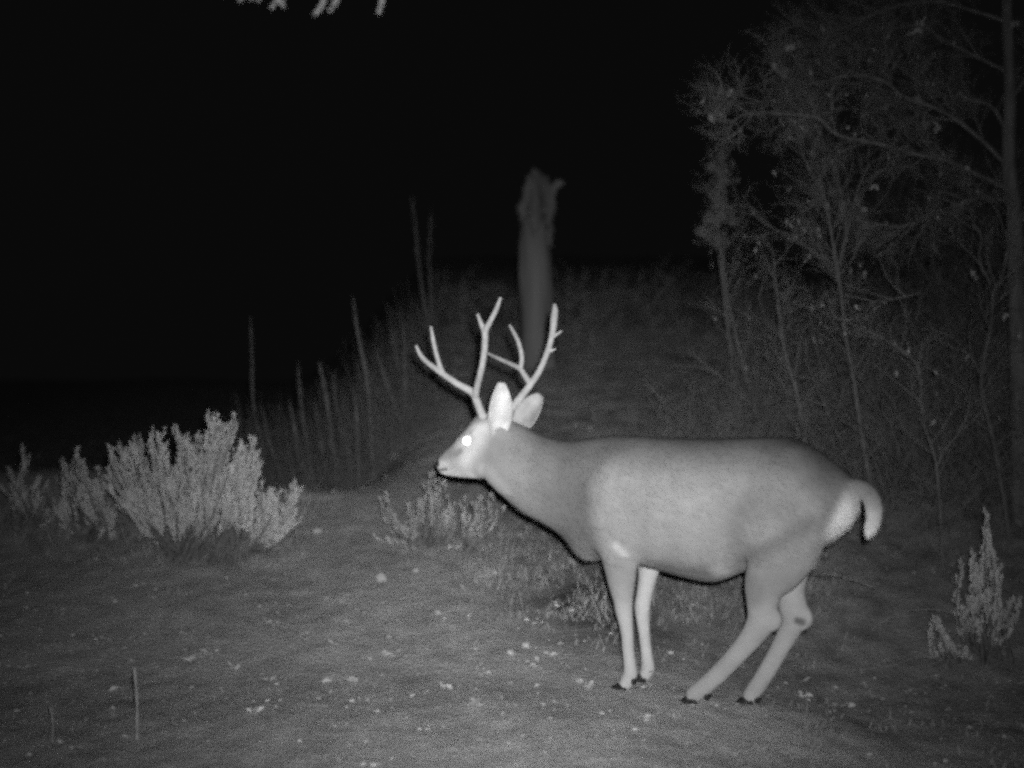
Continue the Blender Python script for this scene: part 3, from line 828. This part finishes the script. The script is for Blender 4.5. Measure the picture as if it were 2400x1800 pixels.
shrub('bare_shrub', 'slight bare shrub right at the back line of the deer', [
    (z5, [(455, 190), (475, 350), (500, 540), (560, 800), (640, 1100), (700, 1350)], 8.6, 7, True)], 26, tw=(10, .4, 2), lp=.03)

# broken bushy sapling
def sapling():
    rnd = random.Random(31)
    root = empty('young_tree', 'short bushy young tree with a ragged leafy top above the deer', 'tree')
    y = 9.2
    tr = MB(); cr = MB(); lv = MB()
    c = catmull(to_ground(trace(z4, [(445, 900), (440, 1000), (430, 1150), (435, 1350), (455, 1500), (480, 1750), (520, 2100)], y), y), 8)
    tr.tube(c, [.006 + .007 * min(1, i / 30) for i in range(len(c))], 8, jitter=.15, rnd=rnd)
    for px, py, rx, ry in [(450, 1000, 50, 50), (420, 1080, 40, 60), (440, 1150, 45, 40), (470, 1200, 50, 30), (390, 1210, 40, 40), (350, 1290, 40, 30), (440, 1330, 50, 35), (520, 1230, 50, 30), (400, 930, 35, 30)]:
        for _ in range(70):
            p = P(*z4((px + rnd.gauss(0, rx * .55), py + rnd.gauss(0, ry * .55))), y + rnd.gauss(0, .06))
            d = V((rnd.gauss(0, 1), rnd.gauss(0, 1), rnd.gauss(.2, 1)))
            lv.leaf(p, d, V((rnd.gauss(0, 1), -1, rnd.gauss(0, 1))), rnd.uniform(.015, .04), .012, .1)
    twigs(cr, c[::-1], rnd, .005, 14, .32, 2, lift=.3, leaves=lv, lp=.3, start=.45, leafL=.035)
    tr.build('trunk', M_bark, root); cr.build('branches', M_twig, root); lv.build('crown', M_twig, root, smooth=False)
sapling()

# tree at the right edge
def right_tree():
    rnd = random.Random(41)
    root = empty('bare_tree', 'bare tree with long drooping boughs at the right edge', 'tree')
    y = 7.6
    tr = MB(); bo = MB(); tg = MB(); lv = MB()
    c = catmull(to_ground([P(*z4(p), y) for p in [(2010, -1600), (2030, -800), (2040, 0), (2055, 500), (2050, 900), (2080, 1200), (2095, 1660), (2110, 2200), (2120, 2700)]], y), 8)
    n = len(c)
    tr.tube(c, [.02 + .045 * i / n for i in range(n)], 12, jitter=.06, rnd=rnd)
    boughs = [
        ([(2045, 930), (1990, 870), (1900, 780), (1750, 660), (1640, 600), (1530, 560), (1450, 530), (1370, 460), (1250, 420), (1100, 430), (980, 462), (820, 440), (745, 385)], 7.4, 16, 22),
        ([(2050, 760), (2015, 690), (1950, 590), (1820, 550), (1650, 520), (1500, 420), (1380, 330), (1270, 270), (1150, 272), (1000, 320), (920, 335)], 7.8, 14, 22),
        ([(2085, 1080), (1980, 1020), (1810, 940), (1700, 890), (1500, 850), (1330, 800), (1100, 750), (1000, 662), (900, 640), (600, 632), (500, 682), (400, 655)], 7.2, 16, 22),
        ([(960, 655), (860, 636), (740, 592), (650, 560), (505, 515), (450, 495)], 7.2, 10, 12),
        ([(2040, 120), (1850, 60), (1650, 10), (1400, 40), (1150, 150), (1000, 180), (840, 120)], 7.9, 12, 18),
        ([(2045, 400), (1900, 330), (1700, 230), (1560, 150), (1400, 160), (1250, 200)], 8.0, 12, 18),
        ([(2090, 1140), (1950, 1100), (1800, 1120), (1640, 1190), (1480, 1250), (1250, 1245)], 7.5, 9, 18),
        ([(2060, 560), (2150, 420), (2240, 300)], 7.6, 12, 10),
        ([(2090, 1300), (2160, 1160), (2260, 1080)], 7.5, 12, 10)]
    for pts, yy, wpx, nt_ in boughs:
        w3 = [P(*z4(p), y + (yy - y) * min(1, i / 4)) for i, p in enumerate(pts)]
        cc = catmull(w3, 5); m = len(cc); r0 = wpx * y / F / 2
        bo.tube(cc, [r0 * .62 * (1 - .72 * i / m) for i in range(m)], 7, jitter=.1, rnd=rnd)
        twigs(tg, cc, rnd, .0042, int(nt_ * 1.25), .36, 2, lift=.12, leaves=lv, lp=.012, start=.15)
    big_leaves(lv, z4, [(400, 650), (742, 372), (840, 262), (505, 512), (455, 492)], 7.2, rnd, .05)
    big_leaves(lv, z4, [(1560, 128), (1540, 172), (1620, 690), (1640, 715), (1570, 690), (1540, 552), (2080, 130)], 7.5, rnd, .05)
    tr.build('trunk', M_bark, root); bo.build('boughs', M_bough, root); tg.build('twigs', M_twig, root); lv.build('leaves', M_leaf, root, smooth=False)
right_tree()

def tall_grass():
    rnd = random.Random(55); mb = MB()
    for _ in range(800):
        y = rnd.uniform(9.3, 11.2); x = rnd.uniform(-.205, -.06) * y + rnd.gauss(0, .06); g = gz(x, y)
        h = rnd.uniform(.25, .95)
        for _ in range(3):
            b0 = V((x + rnd.gauss(0, .04), y + rnd.gauss(0, .04), g - .02))
            e = b0 + V((rnd.gauss(-.06, .10) * h, rnd.gauss(0, .1) * h, h * rnd.uniform(.6, 1)))
            c = catmull([b0, b0.lerp(e, .5) + V((rnd.gauss(.02, .015), 0, 0)), e], 4)
            mb.tube(c, [.0035 * (1 - .6 * i / len(c)) for i in range(len(c))], 3, cap=False)
    tag(mb.build('tall_grass', M_stalk, smooth=False), 'dim tall dead grass growing between the weed stalks', 'grass', kind='stuff')
tall_grass()

# the brush behind them that reads as one mass
def thicket():
    rnd = random.Random(51); mb = MB(); lv = MB()
    for _ in range(190):
        y = rnd.uniform(8.0, 12.0); side = rnd.uniform(.15, .50)
        x = side * y; g = gz(x, y)
        h = rnd.uniform(.5, 1.3) * (.5 if side < .26 else 1 if rnd.random() < .55 else 1.8)
        for _ in range(rnd.randint(2, 4)):
            b0 = V((x + rnd.gauss(0, .1), y + rnd.gauss(0, .1), g - .03))
            e = b0 + V((rnd.gauss(-.05, .22) * h, rnd.gauss(0, .2) * h, h * rnd.uniform(.7, 1)))
            e.x = max(e.x, .17 * e.y)
            c = catmull([b0, b0.lerp(e, .5) + V((rnd.gauss(0, .08), 0, .05)), e], 6)
            mb.tube(c, [.006 * (1 - .7 * i / len(c)) for i in range(len(c))], 4, cap=False)
            twigs(mb, c, rnd, .004, 8, h * .33, 1, lift=.2, leaves=lv, lp=.03, start=.15)
    def bush(x, y, h, k, tw, lp):
        g = gz(x, y)
        for _ in range(k):
            b0 = V((x + rnd.gauss(0, .12), y + rnd.gauss(0, .12), g - .03))
            e = b0 + V((rnd.gauss(-.05, .35) * h, rnd.gauss(0, .25) * h, h * rnd.uniform(.55, 1)))
            c = catmull([b0, b0.lerp(e, .5) + V((rnd.gauss(0, .08), 0, .05)), e], 5)
            mb.tube(c, [.005 * (1 - .7 * i / len(c)) for i in range(len(c))], 4, cap=False)
            twigs(mb, c, rnd, .0032, tw, h * .4, 1, lift=.05, leaves=lv, lp=lp, start=.1, leafL=.03)
    for _ in range(75):
        y = rnd.uniform(7.3, 9.0); bush(rnd.uniform(.20, .52) * y, y, rnd.uniform(.5, 1.25), 3, 9, .06)
    for _ in range(40):
        y = rnd.uniform(7.6, 10.0); bush(rnd.uniform(.11, .22) * y, y, rnd.uniform(.25, .6), 3, 7, .05)
    for _ in range(70):
        y = rnd.uniform(11.5, 15.0); bush(rnd.uniform(-.05, .22) * y, y, rnd.uniform(.15, .6), 3, 7, .02)
    n0 = len(mb.v)
    mb.v += lv.v; mb.f += [tuple(i + n0 for i in f) for f in lv.f]
    o = mb.build('brush_thicket', M_brush, smooth=False)
    tag(o, 'tangle of bare brush filling the slope behind the shrubs', 'brush', kind='stuff')
thicket()

# ------------------------------------------------------------------ broken snag on the hill
def snag():
    rnd = random.Random(61)
    root = empty('tree_snag', 'pale broken tree snag standing on the slope behind the antlers', 'dead tree')
    y = 11.0
    zt = lambda p: (1150 + .3014 * p[0], 350 + .3014 * p[1])
    px = 1 / F * y * .3014
    # trunk: an upright log with a hollow, splintered top
    prof = [(350, 640, 200 * .5), (340, 720, 115), (345, 850, 128), (345, 950, 133), (350, 1060, 135), (355, 1200, 128), (360, 1350, 125), (365, 1500, 132), (370, 1700, 145)]
    rows = []
    cs = catmull([P(*zt(p[:2]), y) for p in prof], 4); rs = interp([p[2] * px for p in prof], 4)
    gzv = gz(cs[-1].x, cs[-1].y) - .1
    cs.append(V((cs[-1].x, cs[-1].y, min(gzv, cs[-1].z - .1)))); rs.append(rs[-1] * 1.15)
    m = 28; mb = MB()
    rings = []
    for i, (c, r) in enumerate(zip(cs, rs)):
        rg = []
        for k in range(m):
            an = 2 * math.pi * k / m
            rr = r * (1 + .22 * mnoise.noise(V((math.cos(an) * 2.6, math.sin(an) * 2.6, c.z * 1.6))) + .10 * mnoise.noise(V((math.cos(an) * 7, math.sin(an) * 7, c.z * 1.2))))
            top = 0
            if i < 3: top = (3 - i) / 3 * .28 * (mnoise.noise(V((math.cos(an) * 2.5, math.sin(an) * 2.5, 5))) + .1)
            rg.append(c + V((math.cos(an) * rr, math.sin(an) * rr, top)))
        rings.append(rg)
    mb.loft(rings); mb.build('trunk', M_snag, root)
    # two ragged splinters carry the crown of torn wood
    sp = MB()
    for pts in ([(300, 720, 60), (285, 560, 52), (262, 470, 66), (275, 400, 40), (285, 330, 44), (300, 250, 30), (296, 200, 12)],
                [(420, 760, 66), (430, 600, 56), (440, 470, 66), (450, 380, 62), (425, 300, 70), (375, 230, 60), (345, 180, 40), (335, 145, 12)],
                [(455, 380, 40), (500, 290, 36), (540, 262, 30), (572, 268, 10)],
                [(262, 470, 50), (228, 455, 30), (212, 430, 8)], [(440, 330, 40), (395, 340, 40), (350, 300, 46), (310, 250, 36), (300, 215, 10)],
                [(345, 640, 80), (350, 540, 74), (352, 440, 60), (350, 370, 50), (352, 300, 30)]):
        c = catmull([P(*zt(p[:2]), y + .0) for p in pts], 5); r = interp([p[2] * px for p in pts], 5)
        sp.tube(c, r, 9, jitter=.25, rnd=rnd)
    sp.build('splinter', M_snag, root)
snag()

# faint saplings left of the snag
def faint(label, pts, y, wpx, seed):
    rnd = random.Random(seed)
    c = catmull(to_ground([P(*z6(p), y) for p in pts], y), 6); n = len(c); r0 = wpx * y / F / 2
    mb = MB(); mb.tube(c, [r0 * (.4 + .6 * i / n) for i in range(n)], 7, jitter=.1, rnd=rnd)
    twigs(mb, c[::-1], rnd, .0025, 6, .22, 0, lift=.5, start=.4)
    tag(mb.build('thin_sapling', M_dark), label, 'tree', 'thin saplings left of the snag')
faint('taller thin sapling rising behind the outermost tine of the near antler', [(1100, 380), (1125, 560), (1135, 700), (1162, 920), (1195, 1080), (1215, 1300), (1225, 1600)], 10.5, 9, 71)
faint('shorter faint sapling just right of the taller thin one', [(1210, 480), (1200, 700), (1205, 850), (1215, 1150), (1222, 1600)], 11.0, 8, 72)

# ------------------------------------------------------------------ overhanging bough, top left
def overhang():
    rnd = random.Random(81)
    root = empty('overhanging_tree', 'tree beside the viewpoint with bare twig tips hanging into the top edge', 'tree')
    tr = MB(); bo = MB(); tw = MB()
    y = 3.5
    tx, ty = -2.0, 3.3
    c = catmull([V((tx + .05, ty, gz(tx, ty) - .1)), V((tx, ty, .8)), V((tx - .03, ty + .05, 2.2)), V((tx + .02, ty, 3.8))], 8)
    tr.tube(c, [.11 - .05 * i / len(c) for i in range(len(c))], 14, jitter=.05, rnd=rnd)
    b = catmull([V((tx, ty, 2.3)), V((-1.5, 3.4, 2.45)), P(450, -130, y), P(700, -110, y), P(960, -150, y)], 8)
    bo.tube(b, [.03 - .022 * i / len(b) for i in range(len(b))], 9, jitter=.08, rnd=rnd)
    def tip(px, w_): 
        mid = [P(*q, y + rnd.uniform(-.02, .02)) for q in px]
        cc = catmull(mid, 6); r = w_ * y / F / 2
        tw.tube(cc, [r * (1 - .25 * i / len(cc)) for i in range(len(cc))] , 8)
        tw.blob(cc[-1], (r * .72, r * .72, r * .72), rnd, seg=8, rough_=0)
    tip([(600, -115), (585, -60), (572, -20), (563, 1)], 13); tip([(600, -115), (596, -40), (588, -2)], 11); tip([(625, -115), (615, -50), (606, 1)], 11)
    tip([(690, -110), (668, -50), (652, -5), (642, 10), (637, 18)], 13); tip([(650, -20), (660, 5), (665, 16)], 12)
    tip([(800, -110), (775, -50), (757, 5), (745, 26), (737, 33)], 13); tip([(830, -115), (805, -50), (788, 0), (778, 18), (773, 24)], 13)
    tip([(880, -130), (894, -60), (895, 0), (891, 18), (888, 29)], 13)
    tip([(540, -115), (530, -60), (524, -12)], 11)
    tr.build('trunk', M_bark, root); bo.build('bough', M_bark, root); tw.build('twig_tips', mat('pale_twig', .52, .68, 30), root)
overhang()

# ------------------------------------------------------------------ straws and stems on the ground, right
def straw(label, zf, pts, w_, lift=.02, y=None, group='dry stems lying at the lower right'):
    mb = MB(); w3 = []
    for i, p in enumerate(pts):
        q = hit(*zf(p)) if y is None else P(*zf(p), y)
        if y is None: q.z += lift
        w3.append(q)
    c = catmull(w3, 8); n = len(c)
    mb.tube(c, [w_ * (1 - .5 * i / n) for i in range(n)], 6)
    return tag(mb.build('dry_stem', M_straw), label, 'dry stem', group)
straw('long dry stem slanting up to the foot of the short bent sprig', z8, [(990, 1245), (850, 1320), (700, 1400), (500, 1500), (310, 1590)], .0035)
straw('pale dry stem lying above the long slanting one', z8, [(850, 1195), (720, 1225), (600, 1262), (480, 1292), (340, 1312)], .004)
straw('faint dry stem lying below the long slanting one', z8, [(930, 1365), (800, 1420), (640, 1480), (420, 1560)], .003)
straw('short dry stem reaching toward the hind hooves of the deer', z8, [(420, 1430), (300, 1470), (180, 1515)], .0028)
straw('arching dry stem bowed over the ground left of the spiky sagebrush', z8, [(1060, 885), (960, 855), (830, 840), (650, 860), (530, 915), (430, 975)], .0038, y=6.3)
straw('arching dry stem just below the tail of the deer', z8, [(460, 690), (300, 632), (150, 596), (0, 592), (-60, 600)], .0036, y=6.4)
straw('dark bent twig lying behind the long slanting stem', z8, [(740, 1228), (800, 1212), (880, 1216), (950, 1230)], .004)
def upright(label, px0, px1, w_):
    mb = MB(); b = hit(*px1); t = P(*px0, b.y)
    c = catmull([b - V((0, 0, .02)), b.lerp(t, .5) + V((.004, 0, 0)), t], 6)
    mb.tube(c, [w_ * (1 + .3 * math.sin(i * 2)) for i in range(len(c))], 7)
    tag(mb.build('dry_stem', M_straw), label, 'dry stem', 'dry stems standing at the lower left')
upright('short dry stem standing upright in the bare soil at the lower left', (315, 1565), (321, 1735), .0042)
upright('shorter dry stem standing upright left of the taller lower left one', (118, 1655), (122, 1740), .0032)

# ------------------------------------------------------------------ stones
def stone(label, px, r, seed):
    rnd = random.Random(seed); p = hit(*px); mb = MB()
    mb.blob(p + V((0, 0, r * .3)), (r, r * .8, r * .7), rnd, seg=14, rough_=.35)
    tag(mb.build('stone', M_stone), label, 'stone', 'pale stones on the bare ground')
stone('small round pale stone alone on the crest beside the low sagebrush', (744, 1250), .026, 1)
stone('pale stone in the shade under the dim sagebrush', (262, 1262), .028, 2)
stone('pale stone lying in the middle of the bare ground, broad and flat', (893, 1360), .030, 3)
stone('small pale stone right of the broad flat one', (974, 1341), .017, 4)
stone('pale stone nearest to the front hoof of the deer', (1196, 1532), .017, 5)
stone('larger pale stone with a smaller one beside it in front of the deer', (1232, 1517), .020, 6)
stone('tiny pale stone halfway between the broad flat one and the hooves', (1026, 1438), .016, 7)

# ------------------------------------------------------------------ leaf litter and grass
def litter():
    rnd = random.Random(91); mb = MB()
    spots = [(838, 1465), (790, 1520), (475, 1545), (445, 1560), (490, 1535), (540, 1568), (570, 1568), (625, 1603), (640, 1595), (1040, 1615), (1052, 1622), (1365, 1608), (1372, 1622), (1142, 1360), (1155, 1352), (1250, 1467), (1270, 1466),
             (1305, 1520), (1300, 1545), (1247, 1560), (858, 1655), (600, 1675), (1120, 1655), (1115, 1665), (325, 1380), (350, 1395), (560, 1405), (628, 1465), (1065, 1288), (1080, 1280), (1000, 1408), (985, 1402), (770, 1600), (830, 1605), (900, 1545), (280, 1628), (1620, 1432), (1640, 1430), (1575, 1543), (1380, 1590), (1890, 1600), (1895, 1640), (1980, 1660), (1960, 1680), (1330, 1440), (1310, 1425)]
    def one(p, L, tilt=.0):
        an = rnd.random() * 6.28
        d = V((math.cos(an), math.sin(an), rnd.uniform(-.05, .3) + tilt * abs(math.sin(an))))
        mb.leaf(p + V((0, 0, .004 + rnd.random() * .005)), d, V((rnd.gauss(0, .35), rnd.gauss(-.3 - tilt, .35), 1)), L, L * rnd.uniform(.4, .7), rnd.uniform(.05, .22))
    for s in spots:
        p = hit(*s)
        for _ in range(rnd.randint(2, 5)): one(p + V((rnd.gauss(0, .016), rnd.gauss(0, .022), .003)), rnd.uniform(.020, .044), .3)
    for _ in range(9500):
        y = 3.75 + 6.5 * rnd.random() ** 1.25; x = rnd.uniform(-.42, .42) * y
        if mnoise.noise(V((x * 1.3, y * 1.3, 9))) + .5 * mnoise.noise(V((x * 5, y * 5, 2))) < rnd.uniform(-.5, .35): continue
        one(V((x, y, gz(x, y))), .008 + .022 * rnd.random() ** 2.5)
    o = mb.build('leaf_litter', M_litter, smooth=False)
    tag(o, 'pale dead leaves scattered over the bare ground', 'leaf litter', kind='stuff')
litter()
def grass():
    rnd = random.Random(92); mb = MB()
    def tuft(x, y, h, n):
        g = gz(x, y)
        for _ in range(n):
            an = rnd.random() * 6.28; b0 = V((x + rnd.gauss(0, .03), y + rnd.gauss(0, .03), g - .005))
            d = V((math.cos(an), math.sin(an), rnd.uniform(.1, .8))) * h * rnd.uniform(.5, 1.1)
            e = b0 + d; m_ = b0 + d * .5 + V((0, 0, .15 * h))
            wv = V((-math.sin(an), math.cos(an), 0)) * .0026
            n0 = len(mb.v)
            mb.v += [b0 - wv, b0 + wv, m_ + wv, m_ - wv, e]
            mb.f += [(n0, n0 + 1, n0 + 2, n0 + 3), (n0 + 3, n0 + 2, n0 + 4)]
    k = 0
    while k < 1500:
        y = 4.4 + 12 * rnd.random() ** 1.5; x = rnd.uniform(-.44, .46) * y; s = x / y
        dens = .0
        if s > .02 and y > 5.7: dens = .9
        if s > .2: dens = .6
        if s < -.2 and y > 6: dens = .2
        if y > 9 and s < -.02: dens = .8
        if rnd.random() > dens: continue
        tuft(x, y, rnd.uniform(.03, .09), rnd.randint(4, 10)); k += 1
    for _ in range(240):
        p = hit(rnd.uniform(0, 720), rnd.uniform(1150, 1290)); tuft(p.x, p.y, rnd.uniform(.08, .24), rnd.randint(5, 10))
    for _ in range(110):
        p = hit(rnd.uniform(240, 700), rnd.uniform(1230, 1330)); tuft(p.x, p.y, rnd.uniform(.05, .13), rnd.randint(4, 9))
    # denser growth behind the deer's legs and under the bank's right flank
    for _ in range(620):
        p = hit(rnd.uniform(1080, 1950), rnd.uniform(1230, 1460) )
        if p.y < 5.6: continue
        tuft(p.x, p.y, rnd.uniform(.04, .13), rnd.randint(4, 9))
    o = mb.build('grass', M_grass, smooth=False)
    tag(o, 'short dry grass growing over the slope behind the deer', 'grass', kind='stuff')
grass()
